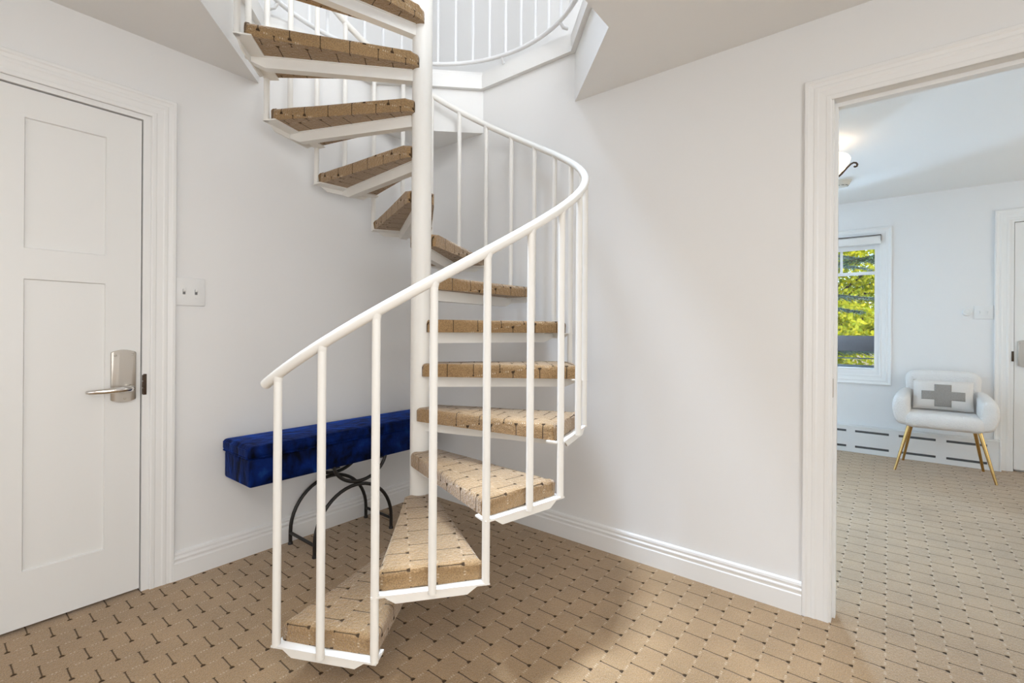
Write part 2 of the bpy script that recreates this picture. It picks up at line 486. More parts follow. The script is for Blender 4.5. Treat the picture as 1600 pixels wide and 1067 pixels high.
struct(o, 'white ceiling of the upper storey', 'ceiling')

# profile trims
BASE_P = [(0, 0), (0.018, 0), (0.018, 0.078), (0.013, 0.083), (0.013, 0.090), (0.017, 0.095), (0.017, 0.101), (0.011, 0.106), (0.011, 0.113), (0.014, 0.117), (0.012, 0.126), (0.004, 0.131), (0, 0.131)]
def baseboard(name, mapf, s0, s1, label):
    secs = [[mapf(s, p, z) for p, z in BASE_P] for s in (s0, s1)]
    return struct(MB().loft(secs).build(name, M_TRIM, smooth=False), label, 'baseboard')
on_left = lambda s, p, z: (p, s, z)
on_right = lambda s, p, z: (s, -p, z)
on_far = lambda s, p, z: (s, YF - p, z)
baseboard('baseboard_left', on_left, -1.548, -0.0, 'white stepped baseboard along the wall behind the blue bench')
baseboard('baseboard_right', on_right, 0.018, 2.298, 'white stepped baseboard along the wall right of the stairs')
CAS_P = [(0, 0), (0, 0.008), (0.004, 0.010), (0.016, 0.010), (0.020, 0.0085), (0.042, 0.010), (0.048, 0.0125), (0.058, 0.0125), (0.062, 0.011), (0.074, 0.013), (0.080, 0.0165), (0.090, 0.0165), (0.093, 0.014), (0.093, 0)]
def casing(name, mapf, s0, s1, zt, label, z0=0.0, bottom=False):
    m = MB()
    if bottom:
        secs = [[mapf(s0 - q, p, z0 - q) for q, p in CAS_P], [mapf(s0 - q, p, zt + q) for q, p in CAS_P], [mapf(s1 + q, p, zt + q) for q, p in CAS_P], [mapf(s1 + q, p, z0 - q) for q, p in CAS_P]]
        secs.append(secs[0]); m.loft(secs, caps=False)
    else:
        secs = [[mapf(s0 - q, p, z0) for q, p in CAS_P], [mapf(s0 - q, p, zt + q) for q, p in CAS_P], [mapf(s1 + q, p, zt + q) for q, p in CAS_P], [mapf(s1 + q, p, z0) for q, p in CAS_P]]
        m.loft(secs)
    bmesh.ops.remove_doubles(m.bm, verts=m.bm.verts, dist=1e-5)
    return struct(m.build(name, M_TRIM, smooth=False), label, 'trim')
casing('trim_2', on_right, 2.391, 3.334, 2.094, 'white stepped casing around the open doorway on the right')
casing('trim_3', on_left, -2.545, -1.636, 2.103, 'white stepped casing around the panelled door on the left')
casing('trim_4', on_far, 3.37, 4.31, 2.125, 'white casing around the door in the next room')
casing('trim_5', on_far, wx0 - 0.01, wx1 + 0.022, 2.085, 'white casing around the window in the next room', 0.757, True)
# doorway jamb lining with stop
j = MB()
j.box(2.391, 2.398, -0.0015, 0.1215, 0, 2.094).box(3.327, 3.334, -0.0015, 0.1215, 0, 2.094).box(2.391, 3.334, -0.0015, 0.1215, 2.094, 2.101)
j.box(2.398, 2.4085, 0.045, 0.085, 0, 2.094).box(3.3165, 3.327, 0.045, 0.085, 0, 2.094).box(2.4085, 3.3165, 0.045, 0.085, 2.078, 2.094)
o = j.build('trim_6', M_TRIM, smooth=False)
struct(o, 'white door jamb lining of the open doorway', 'trim')
k = MB().box(2.3975, 2.3995, 0.012, 0.036, 0.90, 0.975).build('strike_plate', M_NICKEL, o)

# ------------------------------------------------------------------ panelled doors
def panel_leaf(w, h, panels, t=0.035, rec=0.009):
    """door leaf in local coords: s across 0..w, z up, face at p=0 and body behind"""
    m = MB()
    xs = sorted({0, w} | {v for p in panels for v in p[:2]}); zs = sorted({0, h} | {v for p in panels for v in p[2:]})
    bm = m.bm
    def hit(a, b, c, d):
        return any(p[0] - 1e-6 <= a and b <= p[1] + 1e-6 and p[2] - 1e-6 <= c and d <= p[3] + 1e-6 for p in panels)
    vc = {}
    def V(s, p, z):
        key = (round(s, 4), round(p, 4), round(z, 4))
        if key not in vc: vc[key] = bm.verts.new(key)
        return vc[key]
    for a, b in zip(xs[:-1], xs[1:]):
        for c, d in zip(zs[:-1], zs[1:]):
            if not hit(a, b, c, d):
                bm.faces.new((V(a, 0, c), V(b, 0, c), V(b, 0, d), V(a, 0, d)))
    for s0, s1, z0, z1 in panels:
        e = 0.003
        bm.faces.new((V(s0+e, rec, z0+e), V(s1-e, rec, z0+e), V(s1-e, rec, z1-e), V(s0+e, rec, z1-e)))
        oc = [(s0, z0), (s1, z0), (s1, z1), (s0, z1)]; ic = [(s0+e, z0+e), (s1-e, z0+e), (s1-e, z1-e), (s0+e, z1-e)]
        for i in range(4):
            q = (i+1) % 4
            bm.faces.new((V(oc[i][0], 0, oc[i][1]), V(oc[q][0], 0, oc[q][1]), V(ic[q][0], rec, ic[q][1]), V(ic[i][0], rec, ic[i][1])))
    # back and sides
    bm.faces.new((V(0, t, 0), V(0, t, h), V(w, t, h), V(w, t, 0)))
    for loop in ([(x, 0) for x in xs], [(x, h) for x in xs]):
        z = loop[0][1]
        bm.faces.new([V(x, 0, z) for x in xs] + [V(w, t, z), V(0, t, z)])
    for s in (0, w):
        bm.faces.new([V(s, 0, z) for z in zs] + [V(s, t, h), V(s, t, 0)])
    return m

DW = 0.845
d1 = panel_leaf(DW, 2.062, [(0.12, 0.363, 1.452, 1.952), (0.482, 0.725, 1.452, 1.952), (0.12, 0.363, 0.212, 1.334), (0.482, 0.725, 0.212, 1.334)])
# s runs away from the latch edge (y = -1.668) towards -y
d1.xf(lambda v: Vector((-0.012 - v.y, -1.668 - v.x, 0.014 + v.z)))
door1 = d1.build('door_1', M_DOOR, smooth=False)
struct(door1, 'white four-panel door with a nickel lever handle, left of the bench', 'door')
j = MB()
j.box(-0.12, -0.002, -1.664, -1.636, 0, 2.103).box(-0.12, -0.002, -2.545, -2.517, 0, 2.103).box(-0.12, -0.002, -2.517, -1.664, 2.081, 2.103)
j.box(-0.12, -0.052, -1.68, -1.66, 0, 2.081).box(-0.12, -0.052, -2.52, -2.50, 0, 2.081).box(-0.12, -0.052, -2.5, -1.68, 2.06, 2.081).box(-0.118, -0.055, -2.5, -1.68, 0, 0.03)
o = j.build('trim_7', M_TRIM, smooth=False)
struct(o, 'white jamb of the panelled door on the left', 'trim')

def door_handle(parent, mapf, s_c, z0, z1, w, lever_s, lever_z, lever_end, lever_drop=0.0):
    """escutcheon with arched ends, lever, three screws; mapf(s, p, z), p out of the door face"""
    h2 = w / 2; pts = []
    for i in range(9):
        a = -1 + 2*i/8
        pts.append((s_c + h2*a, z1 - 0.011*a*a))
    for i in range(9):
        a = 1 - 2*i/8
        pts.append((s_c + h2*a, z0 + 0.011*a*a))
    m = MB().prism(pts, 0, 0.011, 0.003, 2, True)
    m.xf(lambda v: Vector(mapf(v.x, v.z, v.y)))
    plate = m.build('door_handle', M_NICKEL, parent); plate['label'] = 'brushed nickel handle plate with lever'
    for ss, zz in ((s_c - h2*0.68, z1 - 0.024), (s_c + h2*0.72, z1 - 0.022), (s_c + h2*0.1, z0 + 0.016)):
        q = MB().lathe([(0, 0.0135), (0.004, 0.013), (0.005, 0.011), (0.005, 0.009)], seg=12)
        q.xf(lambda v: Vector(mapf(ss + v.x, v.z, zz + v.y)))
        q.build('screw', M_NICKEL, plate)
    L = lever_end - lever_s
    rad = [0.018, 0.018, 0.015, 0.015, 0.0145, 0.0135, 0.012, 0.0105, 0.0092, 0.0078]
    pth = [(0, 0.008, 0), (0, 0.03, 0), (0.0, 0.045, 0), (L*0.08, 0.056, 0.001), (L*0.2, 0.060, 0.001), (L*0.4, 0.060, -0.001), (L*0.6, 0.058, -0.003), (L*0.8, 0.053, -0.004), (L*0.95, 0.044, -0.005), (L, 0.036, -0.005)]
    q = MB().tube([mapf(lever_s + a, p, lever_z + z + lever_drop*(a/L)) for a, p, z in pth], rad, 14)
    q.build('lever', M_CHROME, plate)
    return plate
door_handle(door1, lambda s, p, z: (-0.012 + p, s, z), -1.728, 0.842, 1.068, 0.086, -1.712, 0.902, -1.852)
# dark latch strike on the jamb
st = empty('latch_strike', (-0.002, -1.656, 0.867), 'small dark bronze latch strike in the left door jamb beside the lever handle', 'latch')
MB().box(-0.001, 0.0035, -0.005, 0.008, 0, 0.092, 0.0015).build('plate', M_BRONZE, st)
MB().tube([(0.005, -0.005, 0.004), (0.005, -0.005, 0.03)], 0.0045, 10).tube([(0.005, -0.005, 0.033), (0.005, -0.005, 0.06)], 0.0045, 10).tube([(0.005, -0.005, 0.063), (0.005, -0.005, 0.088)], 0.0045, 10).build('knuckle', M_BRONZE, st)

d2 = panel_leaf(0.88, 2.085, [(0.12, 0.38, 1.46, 1.97), (0.50, 0.76, 1.46, 1.97), (0.12, 0.38, 0.22, 1.34), (0.50, 0.76, 0.22, 1.34)])
d2.xf(lambda v: Vector((3.400 + v.x, YF + 0.012 + v.y, 0.018 + v.z)))
door2 = d2.build('door_2', M_DOOR, smooth=False)
struct(door2, 'white door cut by the right edge of the photo in the next room', 'door')
door_handle(door2, lambda s, p, z: (s, YF + 0.012 - p, z), 3.462, 0.885, 1.11, 0.086, 3.478, 0.945, 3.60)
j = MB().box(3.385, 3.396, YF + 0.002, YF + 0.14, 0, 2.118).box(4.284, 4.30, YF + 0.002, YF + 0.14, 0, 2.118).box(3.396, 4.284, YF + 0.002, YF + 0.14, 2.108, 2.118)
j.box(3.396, 3.412, YF + 0.05, YF + 0.14, 0, 2.118).box(4.27, 4.284, YF + 0.05, YF + 0.14, 0, 2.118).box(3.41, 4.27, YF + 0.05, YF + 0.14, 2.09, 2.118).box(3.39, 4.29, YF + 0.05, YF + 0.14, 0, 0.03)
o = j.build('trim_8', M_TRIM, smooth=False)
struct(o, 'white jamb of the door in the next room', 'trim')
st = empty('latch_strike', (3.388, YF - 0.001, 0.93), 'tiny dark latch strike in the far door jamb, right edge of the photo', 'latch')
MB().box(-0.006, 0.008, -0.004, 0.006, 0, 0.085, 0.0015).build('plate', M_BRONZE, st)

# ------------------------------------------------------------------ window of the next room
wf = MB()
def frame(m, x0, x1, z0, z1, y0, y1, t):
    m.box(x0, x0+t, y0, y1, z0, z1).box(x1-t, x1, y0, y1, z0, z1).box(x0+t, x1-t, y0, y1, z0, z0+t).box(x0+t, x1-t, y0, y1, z1-t, z1)
frame(wf, wx0, wx1, wz0, wz1, YF + 0.0, YF + 0.14, 0.016)
win = wf.build('window_1', M_TRIM, smooth=False)
struct(win, 'white window with a grid top beside the armchair in the next room', 'window')
sa = MB(); frame(sa, wx0 + 0.016, wx1 - 0.0, wz0 + 0.012, wz1 - 0.01, YF + 0.05, YF + 0.09, 0.016)
sa.box(wx0 + 0.03, wx1 - 0.016, YF + 0.055, YF + 0.085, 1.735, 1.765)
for xm in (1.915, 2.19): sa.box(xm - 0.011, xm + 0.011, YF + 0.058, YF + 0.082, 1.765, wz1 - 0.02)
sash = sa.build('sash', M_TRIM, win, smooth=False)
MB().box(wx0 + 0.03, wx1 - 0.014, YF + 0.068, YF + 0.072, wz0 + 0.02, wz1 - 0.02).build('glass_pane', M_GLASS, win, smooth=False)
w2 = MB(); frame(w2, 0.80, 1.34, wz0, wz1, YF, YF + 0.14, 0.016)
win2 = w2.build('window_2', M_TRIM, smooth=False)
struct(win2, 'white window hidden left of the doorway in the next room', 'window')
sa = MB(); frame(sa, 0.816, 1.324, wz0 + 0.012, wz1 - 0.01, YF + 0.05, YF + 0.09, 0.016)
sa.box(0.83, 1.31, YF + 0.055, YF + 0.085, 1.735, 1.765).box(1.059, 1.081, YF + 0.058, YF + 0.082, 1.765, wz1 - 0.024)
sa.build('sash', M_TRIM, win2, smooth=False)
MB().box(0.83, 1.31, YF + 0.068, YF + 0.072, wz0 + 0.02, wz1 - 0.02).build('glass_pane', M_GLASS, win2, smooth=False)
casing('trim_9', on_far, 0.795, 1.345, 2.085, 'white casing around the hidden window of the next room', 0.757, True)
sh = empty('roller_shade', (2.05, YF, 2.02), 'white rolled-up roller shade at the top of the window', 'window shade')
MB().box(-0.44, 0.455, -0.036, -0.02, 0.0, 0.078, 0.002).box(-0.44, 0.455, -0.036, 0.04, 0.072, 0.078).build('valance', M_SHADE, sh)
MB().tube([(-0.43, 0.005, 0.04), (0.445, 0.005, 0.04)], 0.022, 16).box(-0.43, 0.42, 0.024, 0.028, -0.045, 0.04).build('fabric_roll', M_SHADE, sh)
MB().box(-0.442, 0.458, -0.039, 0.0, 0.079, 0.0845).box(0.455, 0.4585, -0.038, 0.0, 0.03, 0.079).build('bracket', M_BRONZE, sh)

# ------------------------------------------------------------------ spiral staircase
PX, PY, RB, A0, DA, RI = 0.861, -0.816, 0.757, -1.349, 0.463, 0.202
stair = empty('spiral_staircase', (PX, PY, 0), 'cream metal spiral staircase with carpeted treads and round handrail', 'staircase')
# pole with a floor flange
MB().lathe([(0, 0), (0.11, 0), (0.11, 0.008), (0.046, 0.008), (0.046, 3.95), (0.05, 3.95), (0.05, 3.975), (0.03, 3.995), (0, 4.0)], seg=40).build('center_pole', M_STAIR, stair)
ca, sa_ = cos(DA/2), sin(DA/2)
def tread_frame():
    m = MB()
    ox = RB*ca; hw = RB*sa_
    # bracket plates: thin carrying plate along the outer chord
    m.prism([(ox - 0.055, -hw - 0.004), (ox + 0.012, -hw - 0.012), (ox + 0.012, hw + 0.012), (ox - 0.055, hw + 0.004)], -0.067, -0.061)
    # central radial channel carrying the tread
    side = [(0.03, -0.112), (ox - 0.055, -0.112), (ox + 0.003, -0.088), (ox + 0.003, -0.0615), (0.03, -0.0615)]
    m.loft([[(x, y, z) for x, z in side] for y in (-0.019, 0.019)])
    m.box(0.045, ox - 0.01, -0.024, 0.024, -0.066, -0.0612)
    # outer bar with chamfered ends
    c = hw - 0.028; c2 = hw - 0.062
    q = [(-c, -0.067), (c, -0.067), (c2, -0.090), (-c2, -0.090)]
    bm = m.bm
    f = [bm.verts.new((ox + 0.010, y, z)) for y, z in q]; b = [bm.verts.new((ox + 0.004, y, z)) for y, z in q]
    bm.faces.new(f); bm.faces.new(list(reversed(b)))
    for i in range(4): bm.faces.new((f[i], b[i], b[(i+1) % 4], f[(i+1) % 4]))
    return m
def tread_pad():
    m = MB()
    ox = RB*ca - 0.020; hw = RB*sa_ - 0.006
    poly = [(0.012, -0.058), (0.05, -0.068), (ox - 0.004, -hw), (ox, -hw + 0.01), (ox + 0.003, 0), (ox, hw - 0.01), (ox - 0.004, hw), (0.05, 0.068), (0.012, 0.058)]
    m.prism(poly, -0.061, -0.002, 0.019, 4, True)
    bmesh.ops.subdivide_edges(m.bm, edges=[e for e in m.bm.edges if e.calc_length() > 0.12], cuts=6, use_grid_fill=True)
    rnd = random.Random(4)
    for v in m.bm.verts:
        if v.co.z > -0.055 and v.co.x > 0.08:
            v.co.z += rnd.uniform(-0.0012, 0.0012)
    return m
fr0 = pad0 = None
for i in range(1, 14):
    if i == 1:
        fr = tread_frame().build('tread', M_STAIR, stair); pd = tread_pad().build('tread_carpet', M_TREAD, fr, angle=60)
        pd['label'] = 'brown patterned carpet pad'
        fr0, pad0 = fr, pd
    else:
        fr = fr0.copy(); COL.objects.link(fr); fr.parent = stair
        pd = pad0.copy(); COL.objects.link(pd); pd.parent = fr
    fr.location = (0, 0, i*RI); fr.rotation_euler = (0, 0, A0 + (i - 0.5)*DA)
# balusters
def bal_mesh(L):
    m = MB().tube([(0, 0, 0), (0, 0, L)], 0.0130, 16)
    m.lathe([(0.0130, L - 0.012), (0.0155, L - 0.002), (0.016, L + 0.006), (0.0, L + 0.006)], seg=16)
    return m
RAIL_Z = 1.015
kinds = {}
for k in range(0, 27):
    ang = A0 + k*DA/2
    i = 1 if k == 0 else (k + 1)//2
    zb = i*RI - 0.067
    zt = k*RI/2 + RAIL_Z - 0.012
    key = round(zt - zb, 3)
    if key not in kinds:
        ob = bal_mesh(zt - zb).build('baluster', M_STAIR, stair); kinds[key] = ob
    else:
        ob = kinds[key].copy(); COL.objects.link(ob); ob.parent = stair
    ob.location = (RB*cos(ang), RB*sin(ang), zb)
path = []
for q in range(0, 331):
    k = -0.36 + (26.4 + 0.36)*q/330
    ang = A0 + k*DA/2
    path.append((RB*cos(ang), RB*sin(ang), k*RI/2 + RAIL_Z + (0.0)))
MB().tube(path, 0.0172, 18).build('handrail', M_STAIR, stair)

# upstairs guard around the opening
GX, GY, GR = 0.835, -0.83, 0.797
guard = empty('guard_railing', (GX, GY, 2.825), 'white curved guard railing with thin balusters around the upstairs stair opening', 'railing')
def arc(r, z, a0, a1, n):
    return [(r*cos(R(a0 + (a1-a0)*i/n)), r*sin(R(a0 + (a1-a0)*i/n)), z) for i in range(n+1)]
MB().tube(arc(GR, 0.030, -40, 236, 120), 0.0125, 12).build('bottom_rail', M_GUARD, guard)
MB().tube(arc(GR, 0.95, -40, 236, 120), 0.0205, 14).build('top_rail', M_GUARD, guard)
gb = None
na = 34
for i in range(na + 1):
    a = -40 + 276*i/na
    if gb is None:
        ob = MB().tube([(0, 0, 0.030), (0, 0, 0.95)], 0.009, 12).build('guard_baluster', M_GUARD, guard); gb = ob
    else:
        ob = gb.copy(); COL.objects.link(ob); ob.parent = guard
    ob.location = (GR*cos(R(a)), GR*sin(R(a)), 0)
for i in range(9):
    a = R(-36 + 272*i/8)
    d = 0.05
    MB().tube([(GR*cos(a), GR*sin(a), 0.026), ((GR+0.02)*cos(a), (GR+0.02)*sin(a), 0.0), ((GR+d)*cos(a), (GR+d)*sin(a), 0.001)], 0.009, 8).build('rail_bracket', M_GUARD, guard)

# ------------------------------------------------------------------ velvet bench
bench = empty('upholstered_bench', (0.17, -0.76, 0), 'long narrow royal blue velvet bench on black iron arcs against the left wall', 'bench')
BX, BY = 0.17, -0.76
def loc(m): return m.xf(lambda v: Vector((v.x - BX, v.y - BY, v.z)))
m = MB().box(0.026, 0.309, -1.342, -0.188, 0.434, 0.568, 0.014, 4); loc(m).build('seat_box', M_VELVET, bench)
m = MB().box(0.022, 0.323, -1.352, -0.178, 0.566, 0.624, 0.018, 4)
loc(m)
bmesh.ops.subdivide_edges(m.bm, edges=[e for e in m.bm.edges if e.calc_length() > 0.2], cuts=8, use_grid_fill=True)
for v in m.bm.verts:
    if v.co.z > 0.62:
        v.co.z += 0.006*max(0, 1 - (v.co.x/0.14)**2)
cush = m.build('seat_cushion', M_VELVET, bench)
m = MB()
for z in (0.572, 0.612):
    c = [(0.026, -1.347), (0.318, -1.347), (0.318, -0.183), (0.026, -0.183)]
    pts = []
    for i in range(4):
        x0, y0 = c[i]; x1, y1 = c[(i+1) % 4]
        for t in (0.06, 0.5, 0.94): pts.append((x0 + (x1-x0)*t, y0 + (y1-y0)*t, z))
    # push outwards so the cord sits on the edge
    pts = [(p[0] + (0.003 if p[0] > 0.17 else -0.003), p[1] + (0.003 if p[1] > -0.76 else -0.003), p[2]) for p in pts]
    m.tube(pts, 0.004, 8, closed=True)
loc(m).build('piping', M_VELVET, cush)
def u_arc(x, yc, half, ztop, zleg, zf=0.0, n=24):
    pts = [(x, yc - half, zf), (x, yc - half, zleg)]
    for i in range(1, n):
        a = pi - pi*i/n
        pts.append((x, yc + half*cos(a), zleg + (ztop - zleg)*sin(a)))
    pts += [(x, yc + half, zleg), (x, yc + half, zf)]
    return pts
YA, HA = -0.785, 0.236
for x in (0.048, 0.298):
    m = MB().tube(u_arc(x, YA, HA, 0.315, 0.07), 0.0095, 12)
    for s in (-1, 1): m.lathe([(0.0125, 0), (0.0125, 0.008), (0.0095, 0.014)], (x, YA + s*HA, 0), 12)
    loc(m).build('leg_arc', M_IRON, bench)
    pts = []
    for i in range(25):
        a = pi + pi*i/24
        pts.append((x, YA + 0.03 + 0.165*cos(a), 0.462 + 0.132*sin(a)))
    loc(MB().tube(pts, 0.0095, 12)).build('upper_arc', M_IRON, bench)
for s in (-1, 1):
    loc(MB().tube([(0.048, YA + s*HA, 0.062), (0.298, YA + s*HA, 0.062)], 0.0085, 10)).build('stretcher', M_IRON, bench)
for s_ in (-1, 1):
    loc(MB().box(0.045, 0.301, YA + 0.03 + s_*0.148 - 0.02, YA + 0.03 + s_*0.148 + 0.02, 0.428, 0.434)).build('mounting_plate', M_IRON, bench)

# ------------------------------------------------------------------ switches and wall devices
def switch(name, origin, mapf, w, h, toggles, label, cat='light switch', dark=True):
    e = empty(name, origin, label, cat)
    m = MB().box(-w/2, w/2, 0, 0.007, -h/2, h/2, 0.003, 2); m.xf(lambda v: Vector(mapf(v)))
    m.build('cover_plate', M_PLASTIC, e)
    for t in toggles:
        q = MB().box(t - 0.0052, t + 0.0052, 0.006, 0.0085, -0.0125, 0.0125, 0.001); q.xf(lambda v: Vector(mapf(v)))
        q.build('toggle_slot', M_FIN if dark else M_PLASTIC, e)
        q = MB().prism([(t - 0.0042, -0.004), (t + 0.0042, -0.004), (t + 0.0042, 0.011), (t - 0.0042, 0.011)], 0.0, 0.019, 0.0015)
        q.xf(lambda v: Vector(mapf(Vector((v.x, v.z, v.y + v.z*0.35)))))
        q.build('toggle', M_PLASTIC, e)
        for zz in (-0.03, 0.03):
            q = MB().lathe([(0, 0.0085), (0.0025, 0.008), (0.003, 0.006)], seg=10)
            q.xf(lambda v: Vector(mapf(Vector((t + v.x, v.z, zz + v.y))))); q.build('screw', M_PLASTIC, e)
    return e
switch('light_switch', (0, -1.488, 1.333), lambda v: (v.y, v.x, v.z), 0.130, 0.130, (-0.022, 0.027), 'white double toggle light switch beside the panelled door')
switch('light_switch', (3.213, YF, 1.345), lambda v: (v.x, -v.y, v.z), 0.122, 0.116, (-0.024, 0.024), 'white double switch plate on the far wall above the armchair', dark=False)
e = empty('wall_sensor', (3.108, YF, 1.349), 'small round white device on the far wall left of the double switch', 'sensor')
m = MB().lathe([(0, 0.022), (0.026, 0.02), (0.031, 0.012), (0.033, 0.0), (0, 0)], seg=28); m.xf(lambda v: Vector((v.x, -v.z, v.y))); m.build('housing', M_PLASTIC, e)
m = MB().lathe([(0, 0.029), (0.014, 0.027), (0.017, 0.02)], seg=20); m.xf(lambda v: Vector((v.x, -v.z, v.y))); m.build('dial', M_PLASTIC, e)

# ------------------------------------------------------------------ baseboard heater
ht = empty('baseboard_heater', (2.0, YF, 0), 'long low white baseboard heater with paired slots behind the armchair', 'heater')
hx0, hx1, hy = 0.90 - 2.0, 3.305 - 2.0, -0.072
m = MB()
m.box(hx0, hx1, hy, hy + 0.004, 0.0, 0.045).box(hx0, hx1, hy, hy + 0.004, 0.066, 0.195).box(hx0, hx1, hy, hy + 0.004, 0.216, 0.246)
edges = [hx0] 
s = 2.317 - 0.3285*4 - 2.0
slots = [(s + 0.3285*i, s + 0.3285*i + 0.258) for i in range(7)]
for z0, z1 in ((0.045, 0.066), (0.195, 0.216)):
    prev = hx0
    for a, b in slots:
        if a > prev: m.box(prev, a, hy, hy + 0.004, z0, z1)
        prev = max(prev, b)
    m.box(prev, hx1, hy, hy + 0.004, z0, z1)
bm = m.bm
m.prism([(hx0, hy - 0.004), (hx1, hy - 0.004), (hx1, 0), (hx0, 0)], 0.246, 0.258, 0.004, 2, True)
m.build('front_cover', M_HEAT, ht, smooth=False)
MB().box(hx1, hx1 + 0.012, hy - 0.004, 0, 0, 0.259, 0.003).build('end_cap', M_HEAT, ht)
MB().box(hx0, hx1 - 0.002, hy + 0.03, hy + 0.034, 0.005, 0.244).build('heating_fin', M_FIN, ht, smooth=False)

# ------------------------------------------------------------------ armchair, pillow
CX, CY, CR = 2.928, 3.10, R(-2.5)
chair = empty('armchair', (CX, CY, 0), 'white boucle armchair with round arms and slim brass legs', 'armchair', CR)
def rbox(cx, cy, cz, sx, sy, sz, bev, seg=5):
    return MB().box(cx - sx/2, cx + sx/2, cy - sy/2, cy + sy/2, cz - sz/2, cz + sz/2, bev, seg)
m = rbox(0, -0.01, 0.437, 0.50, 0.45, 0.122, 0.052)
m.xf(lambda v: Vector((v.x, v.y, v.z + 0.012*(1 - (v.x/0.27)**2)*(1 if v.z > 0.44 else 0) )))
m.build('seat', M_BOUCLE, chair)
m = rbox(0, 0.205, 0.60, 0.50, 0.10, 0.47, 0.048)
def bk(v):
    t = (v.z - 0.37)/0.45
    return Vector((v.x*(0.93 + 0.07*t), v.y + 0.055*t - 0.25*(v.x**2)*0.9, v.z))
bmesh.ops.subdivide_edges(m.bm, edges=[e for e in m.bm.edges if e.calc_length() > 0.2], cuts=8, use_grid_fill=True)
m.xf(bk)
for v in m.bm.verts:      # round the top corners
    if v.co.z > 0.7:
        ex = max(0, abs(v.co.x) - 0.14)
        v.co.z -= 2.2*ex*ex
m.build('backrest', M_BOUCLE, chair)
for s in (-1, 1):
    # arm: a thick lobe rising from the seat edge, leaning outwards, joined to the back
    n = 24; secs = []
    spine = [(-0.222, 0.510, 0.030, 0.085), (-0.212, 0.510, 0.048, 0.112), (-0.18, 0.510, 0.059, 0.124), (-0.08, 0.512, 0.062, 0.126), (0.05, 0.520, 0.060, 0.130), (0.14, 0.535, 0.056, 0.138), (0.21, 0.555, 0.044, 0.13)]
    for y, zc, hw_, hh in spine:
        ring = []
        for k in range(n):
            a = 2*pi*k/n
            px = abs(cos(a))**0.62*(1 if cos(a) >= 0 else -1); pz = abs(sin(a))**0.62*(1 if sin(a) >= 0 else -1)
            z = zc + hh*pz
            t = (z - 0.385)/0.25
            out = 0.018*sin(min(1.0, max(0.0, t))*pi*0.8) - 0.035*max(0.0, 0.35 - t)
            xin = 0.250 - max(0, y - 0.05)*0.20
            ring.append((s*(xin + hw_*px + out), y, z))
        secs.append(ring)
    MB().loft(secs).build('armrest', M_BOUCLE, chair, subsurf=1)
def leg(top, foot, r0=0.0145, r1=0.009):
    return MB().tube([top, [(top[i]*0.5 + foot[i]*0.5) for i in range(3)], foot], [r0, (r0+r1)/2, r1], 14)
for sx in (-1, 1):
    for tops, foot in ((((sx*0.212, -0.155, 0.392)), (sx*0.305, -0.205, 0.0)), (((sx*0.195, 0.14, 0.392)), (sx*0.262, 0.235, 0.0))):
        leg(tops, foot).build('leg', M_GOLD, chair)

pil = empty('throw_pillow', (CX, CY + 0.02, 0.508), 'cream wool throw pillow with a grey cross on the white armchair', 'pillow', CR)
PW, PHt, PT = 0.385, 0.255, 0.08
TILT = R(-14)
def pil_pt(u, v, side, extra=0.0):
    x = u*PW/2*(1 - 0.035*(1 - abs(v))*0 - 0.03*(1-v*v)*abs(u)); z = v*PHt/2*(1 - 0.05*(1-u*u)*abs(v))
    t = PT/2*((1 - u**4)*(1 - v**4))**0.55
    y = side*(t + extra)
    zz = z + PHt/2
    return Vector((x, y*cos(TILT) - zz*sin(TILT)*1.0, zz*cos(TILT) + y*sin(TILT)*1.0 + 0.004))
m = MB(); bm = m.bm; n = 20
def gridface(side):
    g = [[bm.verts.new(pil_pt(-1 + 2*i/n, -1 + 2*j_/n, side)) for j_ in range(n+1)] for i in range(n+1)]
    for i in range(n):
        for j_ in range(n): bm.faces.new((g[i][j_], g[i+1][j_], g[i+1][j_+1], g[i][j_+1]))
gridface(-1); gridface(1)
bmesh.ops.remove_doubles(bm, verts=bm.verts, dist=1e-4)
pl = m.build('cushion_cover', M_PILLOW, pil)
m = MB(); bm = m.bm
U = [-0.72, -0.27, 0.29, 0.74]; V_ = [-0.83, -0.36, 0.22, 0.70]
def patch(u0, u1, v0, v1, n=8):
    g = [[bm.verts.new(pil_pt(u0 + (u1-u0)*i/n, v0 + (v1-v0)*j_/n, -1, 0.0025)) for j_ in range(n+1)] for i in range(n+1)]
    for i in range(n):
        for j_ in range(n): bm.faces.new((g[i][j_], g[i+1][j_], g[i+1][j_+1], g[i][j_+1]))
patch(U[0], U[1], V_[1], V_[2]); patch(U[1], U[2], V_[0], V_[1]); patch(U[1], U[2], V_[1], V_[2]); patch(U[1], U[2], V_[2], V_[3]); patch(U[2], U[3], V_[1], V_[2])
bmesh.ops.remove_doubles(bm, verts=bm.verts, dist=1e-4)
cp = m.build('cross_patch', M_PATCH, pil); cp['label'] = 'grey felt cross'
md = cp.modifiers.new('thickness', 'SOLIDIFY'); md.thickness = 0.003

